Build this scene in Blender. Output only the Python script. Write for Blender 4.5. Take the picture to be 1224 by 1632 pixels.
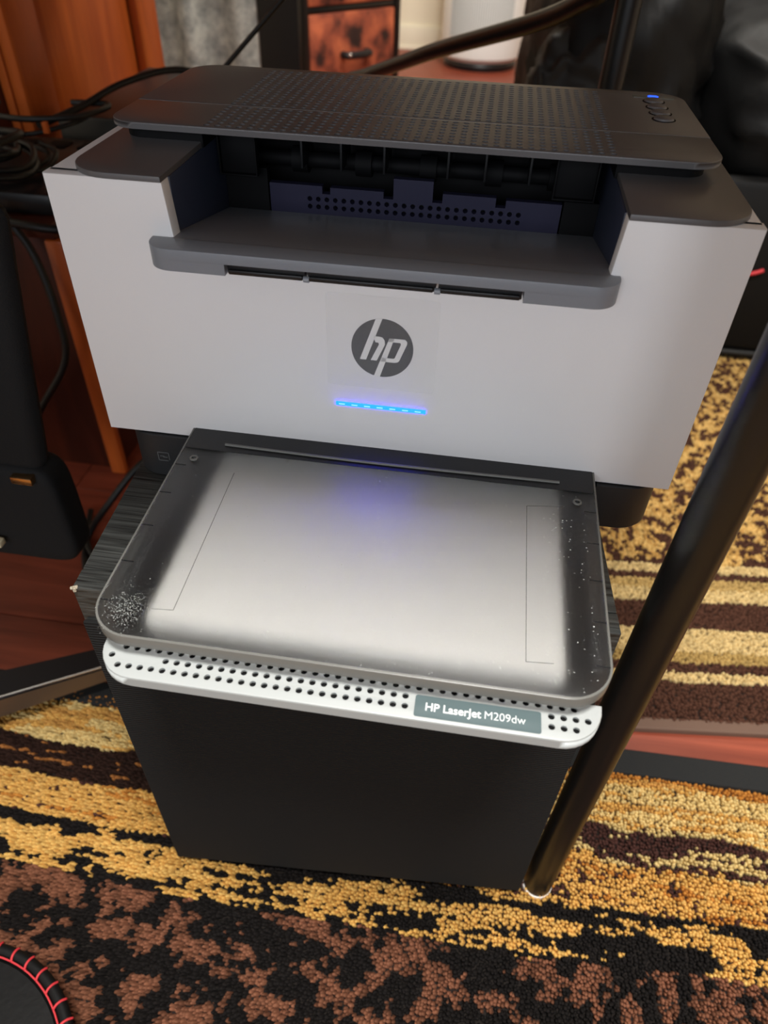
import bpy, bmesh, math, random
import numpy as np
from mathutils import Vector, Matrix, noise
from mathutils.geometry import tessellate_polygon
for o in list(bpy.data.objects): bpy.data.objects.remove(o)
S = bpy.context.scene
COL = S.collection
R = math.radians
# ---------------------------------------------------------------- camera
cam_d = bpy.data.cameras.new('camera'); cam = bpy.data.objects.new('camera', cam_d); COL.objects.link(cam)
rx = Vector((0.98885977, 0.14635628 * 0 + 0, 0)); 
YAW, PITCH, ROLL = -0.12227, 0.73779, 0.03669
fw = Vector((math.sin(YAW)*math.cos(PITCH), math.cos(YAW)*math.cos(PITCH), -math.sin(PITCH)))
r0 = Vector((math.cos(YAW), -math.sin(YAW), 0)); u0 = r0.cross(fw)
rr = math.cos(ROLL)*r0 + math.sin(ROLL)*u0; uu = -math.sin(ROLL)*r0 + math.cos(ROLL)*u0
M3 = Matrix((rr, uu, -fw)).transposed()
cam.matrix_world = Matrix.Translation((0.04711, -0.35302, 0.68775)) @ M3.to_4x4()
cam_d.sensor_width = 36; cam_d.sensor_fit = 'AUTO'; cam_d.lens = 36*1131.8/1632
cam_d.clip_start = 0.01; cam_d.clip_end = 30
cam_d.dof.use_dof = True; cam_d.dof.focus_distance = 0.42; cam_d.dof.aperture_fstop = 8.0
S.camera = cam
# ---------------------------------------------------------------- world + lights
w = bpy.data.worlds.new('world'); S.world = w; w.use_nodes = True
w.node_tree.nodes['Background'].inputs[0].default_value = (0.85, 0.9, 1.0, 1)
w.node_tree.nodes['Background'].inputs[1].default_value = 0.05
def area(name, loc, target, size, power, color, size_y=None):
    d = bpy.data.lights.new(name, 'AREA'); d.energy = power; d.color = color; d.size = size
    if size_y: d.shape = 'RECTANGLE'; d.size_y = size_y
    o = bpy.data.objects.new(name, d); COL.objects.link(o); o.location = loc
    o.rotation_euler = (Vector(target)-Vector(loc)).to_track_quat('-Z', 'Y').to_euler()
    return o
area('ceiling_light', (0.22, -0.52, 2.3), (0.10, -0.2, 0.4), 0.5, 72, (1.0, 0.97, 0.93))
area('ceiling_light_far', (0.25, 1.85, 2.35), (-0.3, 2.7, 0), 0.7, 76, (1.0, 0.96, 0.89))
area('window_light', (-0.1, -2.3, 1.15), (0, 0, 0.5), 2.2, 29, (0.88, 0.93, 1.0), 0.8)
S.view_settings.view_transform = 'Standard'; S.view_settings.look = 'None'
S.view_settings.gamma = 1; S.view_settings.use_curve_mapping = False
S.view_settings.exposure = 0.0
# ---------------------------------------------------------------- materials
def lin(c):
    if isinstance(c, (int, float)): c = (c, c, c)
    return tuple(((x/255)/12.92 if x/255 <= 0.04045 else ((x/255+0.055)/1.055)**2.4) for x in c) + (1,)
def mat(name, col, rough=0.5, metal=0.0, bump=0.0, bscale=400, spec=0.5, var=0.0, coat=0.0, trans=0.0, ior=1.45, emit=None, es=1.0, alpha=1.0):
    m = bpy.data.materials.new(name); m.use_nodes = True
    nt = m.node_tree; b = nt.nodes['Principled BSDF']
    c = lin(col); b.inputs['Base Color'].default_value = c
    b.inputs['Roughness'].default_value = rough; b.inputs['Metallic'].default_value = metal
    b.inputs['Specular IOR Level'].default_value = spec; b.inputs['Coat Weight'].default_value = coat
    b.inputs['Transmission Weight'].default_value = trans; b.inputs['IOR'].default_value = ior
    b.inputs['Alpha'].default_value = alpha
    if emit: b.inputs['Emission Color'].default_value = lin(emit); b.inputs['Emission Strength'].default_value = es
    tc = nt.nodes.new('ShaderNodeTexCoord')
    if bump:
        n = nt.nodes.new('ShaderNodeTexNoise'); n.inputs['Scale'].default_value = bscale; n.inputs['Detail'].default_value = 3
        nt.links.new(tc.outputs['Object'], n.inputs['Vector'])
        bp = nt.nodes.new('ShaderNodeBump'); bp.inputs['Strength'].default_value = bump; bp.inputs['Distance'].default_value = 0.001
        nt.links.new(n.outputs[0], bp.inputs['Height']); nt.links.new(bp.outputs[0], b.inputs['Normal'])
    if var:
        n = nt.nodes.new('ShaderNodeTexNoise'); n.inputs['Scale'].default_value = 30; n.inputs['Detail'].default_value = 5
        nt.links.new(tc.outputs['Object'], n.inputs['Vector'])
        mx = nt.nodes.new('ShaderNodeMix'); mx.data_type = 'RGBA'
        mx.inputs[6].default_value = tuple(x*(1-var) for x in c[:3])+(1,); mx.inputs[7].default_value = tuple(min(1, x*(1+var)) for x in c[:3])+(1,)
        nt.links.new(n.outputs[0], mx.inputs[0]); nt.links.new(mx.outputs[2], b.inputs['Base Color'])
    return m
def wood(name, c1, c2, rough=0.35, axis=1, scale=6, stretch=12, spec=0.5):
    m = mat(name, c1, rough, spec=spec); nt = m.node_tree; b = nt.nodes['Principled BSDF']
    tc = nt.nodes.new('ShaderNodeTexCoord'); mp = nt.nodes.new('ShaderNodeMapping')
    s = [stretch]*3; s[axis] = 1.0; mp.inputs['Scale'].default_value = s
    n = nt.nodes.new('ShaderNodeTexNoise'); n.inputs['Scale'].default_value = scale; n.inputs['Detail'].default_value = 6; n.inputs['Distortion'].default_value = 0.8
    cr = nt.nodes.new('ShaderNodeValToRGB'); cr.color_ramp.elements[0].position = 0.3; cr.color_ramp.elements[1].position = 0.7
    cr.color_ramp.elements[0].color = lin(c2); cr.color_ramp.elements[1].color = lin(c1)
    oi = nt.nodes.new('ShaderNodeObjectInfo'); ad = nt.nodes.new('ShaderNodeVectorMath'); ad.operation = 'ADD'
    nt.links.new(tc.outputs['Object'], mp.inputs[0]); nt.links.new(mp.outputs[0], ad.inputs[0])
    ml = nt.nodes.new('ShaderNodeMath'); ml.operation = 'MULTIPLY'; ml.inputs[1].default_value = 37.0
    nt.links.new(oi.outputs['Random'], ml.inputs[0]); nt.links.new(ml.outputs[0], ad.inputs[1])
    nt.links.new(ad.outputs[0], n.inputs['Vector']); nt.links.new(n.outputs[0], cr.inputs[0]); nt.links.new(cr.outputs[0], b.inputs['Base Color'])
    bp = nt.nodes.new('ShaderNodeBump'); bp.inputs['Strength'].default_value = 0.15; bp.inputs['Distance'].default_value = 0.001
    nt.links.new(n.outputs[0], bp.inputs['Height']); nt.links.new(bp.outputs[0], b.inputs['Normal'])
    return m
M = {}
M['white'] = mat('white_plastic', (226, 224, 224), 0.42, bump=0.04, bscale=1500)
M['dark'] = mat('dark_grey_plastic', (90, 88, 89), 0.38, bump=0.1, bscale=1800, spec=0.6)
M['navy'] = mat('navy_grey_plastic', (48, 54, 72), 0.45, bump=0.1, bscale=1800)
M['slab'] = mat('mid_grey_plastic', (124, 128, 135), 0.38, bump=0.06, bscale=1800)
M['base'] = mat('base_grey_plastic', (36, 37, 39), 0.5, bump=0.1, bscale=1500)
M['black'] = mat('black_plastic', (20, 20, 22), 0.4, bump=0.05, bscale=800)
M['inner'] = mat('black_inner_plastic', (8, 8, 10), 0.7, spec=0.2)
M['guide'] = mat('paper_guide_plastic', (40, 39, 60), 0.3)
M['smoke'] = mat('smoked_clear_plastic', (254, 254, 254), 0.36, trans=1.0, ior=1.33, bump=0.02, bscale=900)
M['rim'] = mat('smoked_rim_plastic', (104, 104, 100), 0.3)
M['rimtop'] = mat('smoked_rim_edge', (150, 150, 150), 0.25)
M['silver'] = mat('silver_grey_plastic', (164, 168, 167), 0.4, bump=0.04, bscale=1500)
M['label'] = mat('teal_grey_label', (84, 99, 101), 0.3)
M['print'] = mat('white_print', (228, 232, 230), 0.5)
M['logo'] = mat('charcoal_print', (44, 44, 50), 0.45)
M['mark'] = mat('pale_grey_print', (110, 112, 112), 0.5)
M['paper'] = mat('white_paper', (246, 247, 242), 0.8)
M['lightbar'] = mat('blue_light_bar', (20, 90, 120), 0.3, emit=(2, 28, 255), es=40)
M['lightbar_hot'] = mat('blue_light_bar_bright', (60, 160, 190), 0.3, emit=(24, 38, 255), es=40)
M['blueled'] = mat('blue_led', (10, 20, 90), 0.3, emit=(30, 80, 255), es=2.2)
M['display'] = mat('grey_display_glass', (96, 98, 90), 0.3)
M['film'] = mat('clear_film', (235, 235, 235), 0.12, alpha=0.06)
M['ash'] = wood('black_ash_vinyl', (74, 76, 74), (16, 16, 16), 0.4, axis=0, scale=14, stretch=48)
M['tube'] = mat('black_painted_steel', (20, 19, 18), 0.33, spec=0.5, bump=0.02, bscale=300)
M['chip'] = mat('bare_chipboard', (170, 160, 140), 0.8, bump=0.5)
M['orange'] = wood('orange_pine', (206, 104, 44), (172, 78, 30), 0.36, axis=2, scale=3.5, stretch=9)
M['redwood'] = wood('dark_cherry_wood', (84, 34, 18), (56, 20, 10), 0.45, axis=2, scale=3.5, stretch=7)
M['board'] = wood('cherry_floor_wood', (150, 72, 50), (112, 48, 32), 0.45, axis=0, scale=5, stretch=10, spec=0.5)
M['wall'] = mat('cream_wall_paint', (238, 230, 208), 0.8, bump=0.05, bscale=200)
M['trim'] = mat('cream_trim_paint', (238, 232, 212), 0.5)
M['leather'] = mat('black_leather', (8, 8, 8), 0.6, bump=0.3, bscale=160, spec=0.3)
M['leathergrey'] = mat('paler_black_leather', (26, 25, 23), 0.6, bump=0.5, bscale=120)  # paler black leather for arm flap, piping and strap
M['blackfab'] = mat('black_fabric', (18, 18, 19), 0.85, bump=0.4, bscale=900)
M['gold'] = mat('gold_metal', (214, 170, 120), 0.25, metal=1)
M['chrome'] = mat('polished_metal', (214, 212, 206), 0.2, metal=1)
M['brownmetal'] = mat('brown_grey_metal', (120, 100, 82), 0.4, metal=0.6)
M['cream'] = mat('cream_plastic', (230, 215, 180), 0.5)
M['red'] = mat('red_thread', (200, 52, 58), 0.6)
M['purifier'] = mat('white_purifier_plastic', (232, 234, 232), 0.4)
M['purigrille'] = mat('pale_grey_mesh', (176, 180, 178), 0.6)
M['dust'] = mat('pale_dust', (225, 228, 222), 0.9)
M['cable'] = mat('black_cable_rubber', (9, 9, 9), 0.5)
M['white_foot'] = mat('white_rubber', (236, 232, 225), 0.5)
# cloth grille: fine ribs
m = M['grille'] = mat('black_speaker_cloth', (9, 9, 9), 0.9); nt = m.node_tree; b = nt.nodes['Principled BSDF']
tc = nt.nodes.new('ShaderNodeTexCoord'); wv = nt.nodes.new('ShaderNodeTexWave'); wv.bands_direction = 'Z'
wv.inputs['Scale'].default_value = 130; wv.inputs['Distortion'].default_value = 1.0; wv.inputs['Detail'].default_value = 2
bp = nt.nodes.new('ShaderNodeBump'); bp.inputs['Strength'].default_value = 0.8; bp.inputs['Distance'].default_value = 0.001
nt.links.new(tc.outputs['Object'], wv.inputs['Vector']); nt.links.new(wv.outputs[1], bp.inputs['Height']); nt.links.new(bp.outputs[0], b.inputs['Normal'])
# brown mottled drawer print
m = M['drawer'] = mat('brown_wood_print_fabric', (120, 58, 36), 0.6); nt = m.node_tree; b = nt.nodes['Principled BSDF']
tc = nt.nodes.new('ShaderNodeTexCoord'); n = nt.nodes.new('ShaderNodeTexNoise'); n.inputs['Scale'].default_value = 11; n.inputs['Detail'].default_value = 4
cr = nt.nodes.new('ShaderNodeValToRGB'); e = cr.color_ramp.elements
e[0].position = 0.36; e[0].color = lin((40, 20, 16)); e[1].position = 0.7; e[1].color = lin((196, 104, 66)); q = e.new(0.46); q.color = lin((130, 62, 42))
nt.links.new(tc.outputs['Object'], n.inputs['Vector']); nt.links.new(n.outputs[0], cr.inputs[0]); nt.links.new(cr.outputs[0], b.inputs['Base Color'])
# fluffy grey
m = M['fleece'] = mat('grey_fleece', (150, 150, 144), 0.95); nt = m.node_tree; b = nt.nodes['Principled BSDF']
tc = nt.nodes.new('ShaderNodeTexCoord'); n = nt.nodes.new('ShaderNodeTexNoise'); n.inputs['Scale'].default_value = 26; n.inputs['Detail'].default_value = 8; n.inputs['Roughness'].default_value = 0.75
cr = nt.nodes.new('ShaderNodeValToRGB'); cr.color_ramp.elements[0].position = 0.35; cr.color_ramp.elements[0].color = lin((150, 152, 150)); cr.color_ramp.elements[1].position = 0.65; cr.color_ramp.elements[1].color = lin((228, 228, 220))
bp = nt.nodes.new('ShaderNodeBump'); bp.inputs['Strength'].default_value = 1; bp.inputs['Distance'].default_value = 0.012
nt.links.new(tc.outputs['Object'], n.inputs['Vector']); nt.links.new(n.outputs[0], cr.inputs[0]); nt.links.new(cr.outputs[0], b.inputs['Base Color'])
nt.links.new(n.outputs[0], bp.inputs['Height']); nt.links.new(bp.outputs[0], b.inputs['Normal'])
# vertex-colour rug
m = M['rug'] = mat('rug_pile', (100, 80, 50), 0.95, spec=0.15); nt = m.node_tree; b = nt.nodes['Principled BSDF']
at = nt.nodes.new('ShaderNodeVertexColor'); at.layer_name = 'dye'; nt.links.new(at.outputs[0], b.inputs['Base Color'])
M['rugdark'] = mat('rug_backing', (26, 20, 16), 0.95)
M['rugborder'] = mat('black_rug_binding', (24, 25, 25), 0.9, bump=0.8, bscale=300)
M['rugbind'] = mat('brown_rug_binding', (98, 74, 60), 0.7, bump=0.4, bscale=500)

# ---------------------------------------------------------------- helpers
def P(x, y, z): return Vector((x/1000, y/1000, z/1000 + 0.379))   # printer millimetres above the cabinet top
def tag(o, label=None, cat=None, group=None, kind=None):
    if label: o['label'] = label
    if cat: o['category'] = cat
    if group: o['group'] = group
    if kind: o['kind'] = kind
    return o
def empty(name, loc, label=None, cat=None, group=None, rz=0):
    o = bpy.data.objects.new(name, None); COL.objects.link(o); o.location = loc; o.rotation_euler = (0, 0, rz); o.empty_display_size = 0.05
    return tag(o, label, cat, group)
def link(name, me, m, parent=None, smooth=False, inv=True):
    o = bpy.data.objects.new(name, me); COL.objects.link(o)
    if m:
        for x in (m if isinstance(m, (list, tuple)) else [m]): me.materials.append(x)
    if parent is not None:
        o.parent = parent
        if inv:
            chain = Matrix.Identity(4); p = parent
            while p is not None:
                chain = p_mat(p) @ chain; p = p.parent
            o.matrix_parent_inverse = chain.inverted()
    if smooth:
        for f in me.polygons: f.use_smooth = True
    return o
def p_mat(p):
    return p.matrix_parent_inverse @ Matrix.LocRotScale(p.location, p.rotation_euler, p.scale) if p.parent else Matrix.LocRotScale(p.location, p.rotation_euler, p.scale)
def auto(me, ang=40):
    for f in me.polygons: f.use_smooth = True
    bm = bmesh.new(); bm.from_mesh(me)
    for e_ in bm.edges:
        e_.smooth = not (len(e_.link_faces) == 2 and e_.calc_face_angle(0) > R(ang))
    bm.to_mesh(me); bm.free()
def done(bm, name, m, parent=None, smooth=True, ang=35):
    bmesh.ops.recalc_face_normals(bm, faces=bm.faces)
    me = bpy.data.meshes.new(name); bm.to_mesh(me); bm.free()
    if smooth: auto(me, ang)
    return link(name, me, m, parent)
def add_box(bm, lo, hi, bev=0.0, mtx=None):
    vs = [bm.verts.new((x, y, z)) for x in (lo[0], hi[0]) for y in (lo[1], hi[1]) for z in (lo[2], hi[2])]
    idx = [(0, 1, 3, 2), (4, 6, 7, 5), (0, 4, 5, 1), (2, 3, 7, 6), (0, 2, 6, 4), (1, 5, 7, 3)]
    fs = [bm.faces.new([vs[i] for i in f]) for f in idx]
    new = vs
    if bev > 0:
        es = list({e_ for f in fs for e_ in f.edges})
        r = bmesh.ops.bevel(bm, geom=es, offset=bev, segments=2, profile=0.5, affect='EDGES')
        new = list({v for f in r['faces'] for v in f.verts} | {v for v in vs if v.is_valid})
    if mtx is not None: bmesh.ops.transform(bm, matrix=mtx, verts=new)
    return new
def box(name, lo, hi, m, parent=None, bev=0.0, mtx=None):
    bm = bmesh.new(); add_box(bm, lo, hi, bev, mtx); return done(bm, name, m, parent)
def pbox(name, a, b_, m, parent=None, bev=0.0):      # box in printer mm
    return box(name, P(*a), P(*b_), m, parent, bev/1000)
def arc(cx, cy, r, a0, a1, n=8):
    return [(cx+r*math.cos(R(a0+(a1-a0)*i/n)), cy+r*math.sin(R(a0+(a1-a0)*i/n))) for i in range(n+1)]
def rrect(x0, y0, x1, y1, r, n=8):   # r = (bl, br, tr, tl)
    if not isinstance(r, (tuple, list)): r = (r,)*4
    o = []
    o += arc(x0+r[0], y0+r[0], r[0], 180, 270, n) if r[0] else [(x0, y0)]
    o += arc(x1-r[1], y0+r[1], r[1], 270, 360, n) if r[1] else [(x1, y0)]
    o += arc(x1-r[2], y1-r[2], r[2], 0, 90, n) if r[2] else [(x1, y1)]
    o += arc(x0+r[3], y1-r[3], r[3], 90, 180, n) if r[3] else [(x0, y1)]
    return o
def add_prism(bm, outline, holes, h0, h1, f, bev=0.0):
    """outline/holes in 2D; f(u,v,h)->3D; caps tessellated with the holes cut out; optional chamfer of the h1 outer edge"""
    def inset(poly, d):
        n = len(poly); out = []
        for i in range(n):
            p0, p1, p2 = Vector(poly[i-1]), Vector(poly[i]), Vector(poly[(i+1) % n])
            a, c = (p1-p0), (p2-p1)
            a = a.normalized() if a.length > 1e-9 else c.normalized(); c = c.normalized() if c.length > 1e-9 else a
            n1 = Vector((-a.y, a.x)); n2 = Vector((-c.y, c.x)); nn = (n1+n2)
            if nn.length < 1e-6: nn = n1
            nn.normalize(); k = d/max(0.35, nn.dot(n1)); out.append((p1.x+nn.x*k, p1.y+nn.y*k))
        return out
    levels = [(h0, outline), (h1, outline)] if not bev else [(h0, outline), (h1-bev, outline), (h1-bev*0.3, inset(outline, bev*0.3)), (h1, inset(outline, bev))]
    rings = [[bm.verts.new(f(p[0], p[1], h)) for p in poly] for h, poly in levels]
    n = len(outline)
    for a, c in zip(rings[:-1], rings[1:]):
        for i in range(n): bm.faces.new((a[i], a[(i+1) % n], c[(i+1) % n], c[i]))
    hr0, hr1 = [], []
    for hpoly in holes:
        k = len(hpoly)
        A = [bm.verts.new(f(p[0], p[1], h0)) for p in hpoly]; B = [bm.verts.new(f(p[0], p[1], h1)) for p in hpoly]
        for i in range(k): bm.faces.new((A[(i+1) % k], A[i], B[i], B[(i+1) % k]))
        hr0.append(A); hr1.append(B)
    for ring, hr, poly, flip in ((rings[0], hr0, levels[0][1], True), (rings[-1], hr1, levels[-1][1], False)):
        flat = list(ring); pl = [[Vector((p[0], p[1], 0)) for p in poly]]
        for hpoly, rg in zip(holes, hr): pl.append([Vector((p[0], p[1], 0)) for p in hpoly]); flat += rg
        for t in tessellate_polygon(pl):
            try: bm.faces.new([flat[i] for i in (t[::-1] if flip else t)])
            except ValueError: pass
def plate(name, outline, z0, z1, m, parent, holes=(), bev=0.0, f=None):
    bm = bmesh.new(); add_prism(bm, outline, holes, z0, z1, f or (lambda u, v, h: P(u, v, h)), bev)
    return done(bm, name, m, parent)
def holed(name, x0, y0, x1, y1, r, zb, zt, t, m, parent, holes, bev):
    """thin perforated skin of thickness t on a hollow skirt"""
    bm = bmesh.new(); add_prism(bm, rrect(x0, y0, x1, y1, r), holes, zt-t, zt, P, bev)
    ri = [max(q-1.2, 0) for q in r]
    add_prism(bm, rrect(x0, y0, x1, y1, r), [rrect(x0+1.2, y0+1.2, x1-1.2, y1-1.2, ri)[::-1]], zb, zt-t, P)
    bmesh.ops.remove_doubles(bm, verts=bm.verts, dist=1e-6)
    return done(bm, name, m, parent)
def circle(cx, cy, r, n=8): return [(cx+r*math.cos(2*math.pi*i/n), cy+r*math.sin(2*math.pi*i/n)) for i in range(n)][::-1]
def add_tube(bm, pts, r, n=8, cap=True):
    pts = [Vector(p) for p in pts]; rs = r if isinstance(r, (list, tuple)) else [r]*len(pts)
    rings = []; up = Vector((0, 0, 1))
    prev = None
    for i, p in enumerate(pts):
        d = (pts[min(i+1, len(pts)-1)] - pts[max(i-1, 0)]).normalized()
        if prev is None:
            a = d.cross(up if abs(d.z) < 0.9 else Vector((1, 0, 0))).normalized()
        else:
            a = (prev - d*prev.dot(d)).normalized()
        prev = a; b_ = d.cross(a)
        rings.append([bm.verts.new(p + rs[i]*(math.cos(2*math.pi*k/n)*a + math.sin(2*math.pi*k/n)*b_)) for k in range(n)])
    for A, B in zip(rings[:-1], rings[1:]):
        for k in range(n): bm.faces.new((A[k], A[(k+1) % n], B[(k+1) % n], B[k]))
    if cap: bm.faces.new(rings[0][::-1]); bm.faces.new(rings[-1])
def smooth_path(pts, k=6):
    pts = [Vector(p) for p in pts]; out = []
    for i in range(len(pts)-1):
        p0 = pts[max(i-1, 0)]; p1 = pts[i]; p2 = pts[i+1]; p3 = pts[min(i+2, len(pts)-1)]
        for j in range(k):
            t = j/k; out.append(0.5*((2*p1)+(p2-p0)*t+(2*p0-5*p1+4*p2-p3)*t*t+(-p0+3*p1-3*p2+p3)*t**3))
    out.append(pts[-1]); return out
def tube(name, pts, r, m, parent=None, n=10, k=6):
    bm = bmesh.new(); add_tube(bm, smooth_path(pts, k) if k else pts, r, n); return done(bm, name, m, parent, ang=60)
def puff(name, c, size, m, parent, seed=0, p=4.0, wr=0.01, fr=6.0, n=26, rot=None):
    """upholstered cushion: superellipsoid with wrinkles"""
    bm = bmesh.new(); bmesh.ops.create_cube(bm, size=2.0)
    bmesh.ops.subdivide_edges(bm, edges=bm.edges[:], cuts=n, use_grid_fill=True)
    for v in bm.verts:
        d = v.co; l = (abs(d.x)**p+abs(d.y)**p+abs(d.z)**p)**(1/p); q = d/l
        co = Vector((q.x*size[0]/2, q.y*size[1]/2, q.z*size[2]/2))
        s = co*fr + Vector((seed*7.3, seed*3.1, seed))
        wv = noise.noise(s)*0.6 + (1-abs(noise.noise(s*2.1+Vector((4, 1, 7)))))**4*0.5 + noise.noise(s*4.3)*0.15
        v.co = co + q.normalized()*wr*wv
    mt = Matrix.Translation(c)
    if rot: mt = mt @ Matrix.Rotation(rot[2], 4, 'Z') @ Matrix.Rotation(rot[0], 4, 'X') @ Matrix.Rotation(rot[1], 4, 'Y')
    bmesh.ops.transform(bm, matrix=mt, verts=bm.verts)
    return done(bm, name, m, parent, ang=180)
rng = random.Random(7)

# ================================================================ SETTING
fl = box('floor', (-1.6, -1.4, -0.05), (2.6, 3.9, -0.012), mat('subfloor', (60, 30, 20), 0.8)); tag(fl, 'floor of reddish cherry wood boards', kind='structure')
bw = 0.118; y = -1.4; k = 0; bmesh_cache = {}
while y < 3.9-0.01:
    x = -1.6 - (k*0.37) % 0.9
    while x < 2.6:
        x0, x1 = max(x, -1.6), min(x+1.25, 2.6)
        if x1-x0 > 0.05:
            y1 = min(y+bw, 3.9)
            key = (round(x1-x0, 3), round(y1-y, 3))
            if key not in bmesh_cache:
                bm = bmesh.new(); add_box(bm, (0.0006, 0.0006, -0.0119), (x1-x0-0.0006, y1-y-0.0006, 0), 0.0008)
                bmesh.ops.recalc_face_normals(bm, faces=bm.faces)
                me = bpy.data.meshes.new('floor_board'); bm.to_mesh(me); bm.free(); me.materials.append(M['board']); bmesh_cache[key] = me
            o = bpy.data.objects.new('floor_board', bmesh_cache[key]); COL.objects.link(o); o.location = (x0, y, 0); o.parent = fl
        x += 1.25
    y += bw; k += 1
tag(box('wall_back', (-1.6, 3.9, -0.05), (2.6, 4.0, 2.4), M['wall']), 'cream painted back wall', kind='structure')
tag(box('wall_left', (-1.7, -1.4, -0.05), (-1.6, 4.0, 2.4), M['wall']), 'cream painted left wall', kind='structure')
tag(box('wall_right', (2.6, -1.4, -0.05), (2.7, 4.0, 2.4), M['wall']), 'cream painted right wall', kind='structure')
tag(box('ceiling', (-1.7, -1.4, 2.4), (2.7, 4.0, 2.45), M['trim']), 'pale ceiling', kind='structure')
bm = bmesh.new(); add_box(bm, (-1.6, 3.885, 0), (2.6, 3.8995, 0.10), 0.003); add_box(bm, (-1.6, 3.878, 0.0), (2.6, 3.885, 0.018), 0.002)
tag(done(bm, 'baseboard_back', M['trim']), 'cream baseboard along the back wall', kind='structure')

# ---------------------------------------------------------------- rugs
def vnoise(x, y, seed=0):
    xi = np.floor(x).astype(np.int64); yi = np.floor(y).astype(np.int64); xf = x-xi; yf = y-yi
    def h(a, b_):
        n_ = (a*374761393 + b_*668265263 + seed*1274126177) & 0xffffffff
        n_ = ((n_ ^ (n_ >> 13))*1274126177) & 0xffffffff
        return ((n_ ^ (n_ >> 16)) & 0xffff)/65535.0
    u = xf*xf*(3-2*xf); v = yf*yf*(3-2*yf)
    return (h(xi, yi)*(1-u)+h(xi+1, yi)*u)*(1-v) + (h(xi, yi+1)*(1-u)+h(xi+1, yi+1)*u)*v
def fb(x, y, s, seed=0): return 0.55*vnoise(x*s, y*s, seed)+0.3*vnoise(x*s*2.1, y*s*2.1, seed+5)+0.15*vnoise(x*s*4.3, y*s*4.3, seed+9)
L = lambda *c: np.array(lin(c)[:3])
def tufts(name, x0, x1, y0, y1, step, colfun, hgt, lean, base_z, parent, rot=0.0, cx=0, cy=0, seed=1, skip=None):
    g = np.random.default_rng(seed)
    xs = np.arange(x0, x1, step); ys = np.arange(y0, y1, step)
    X, Y = np.meshgrid(xs, ys); X = X.ravel()+g.uniform(-.4, .4, X.size)*step; Y = Y.ravel()+g.uniform(-.4, .4, Y.size)*step
    if skip is not None:
        kk = ~skip(X, Y); X = X[kk]; Y = Y[kk]
    c = colfun(X, Y, g); N = X.size
    ang = g.uniform(0, 2*np.pi, N); r = step*g.uniform(.62, .95, N); H = hgt*g.uniform(.6, 1.25, N)
    V = np.zeros((N, 9, 3))
    for i in range(4):
        a = ang+i*np.pi/2
        V[:, i, 0] = X+np.cos(a)*r; V[:, i, 1] = Y+np.sin(a)*r; V[:, i, 2] = 0
        V[:, 4+i, 0] = X+np.cos(a)*r*.62+lean[0]*.6*H; V[:, 4+i, 1] = Y+np.sin(a)*r*.62+lean[1]*.6*H; V[:, 4+i, 2] = H*.72
    V[:, 8, 0] = X+lean[0]*H; V[:, 8, 1] = Y+lean[1]*H; V[:, 8, 2] = H
    if rot:
        ca, sa = math.cos(rot), math.sin(rot); A = V[..., 0].copy(); B = V[..., 1].copy()
        V[..., 0] = cx+A*ca-B*sa; V[..., 1] = cy+A*sa+B*ca
    V[..., 2] += base_z
    F = []
    for i in range(4):
        j = (i+1) % 4; F += [(i, j, 4+j), (i, 4+j, 4+i), (4+i, 4+j, 8)]
    F = np.array(F); FF = (F[None]+np.arange(N)[:, None, None]*9).reshape(-1, 3)
    me = bpy.data.meshes.new(name); me.vertices.add(N*9); me.vertices.foreach_set('co', V.reshape(-1))
    nf = len(FF); me.loops.add(nf*3); me.loops.foreach_set('vertex_index', FF.reshape(-1).astype(np.int32))
    me.polygons.add(nf); me.polygons.foreach_set('loop_start', np.arange(0, nf*3, 3, dtype=np.int32)); me.polygons.foreach_set('loop_total', np.full(nf, 3, dtype=np.int32))
    me.polygons.foreach_set('use_smooth', np.ones(nf, dtype=bool)); me.update()
    at = me.color_attributes.new('dye', 'FLOAT_COLOR', 'POINT')
    cc = np.ones((N, 9, 4)); cc[..., :3] = c[:, None, :]
    at.data.foreach_set('color', cc.reshape(-1)); me.update()
    o = link(name, me, M['rug'], parent, inv=True); tag(o, kind='stuff'); return o
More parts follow.
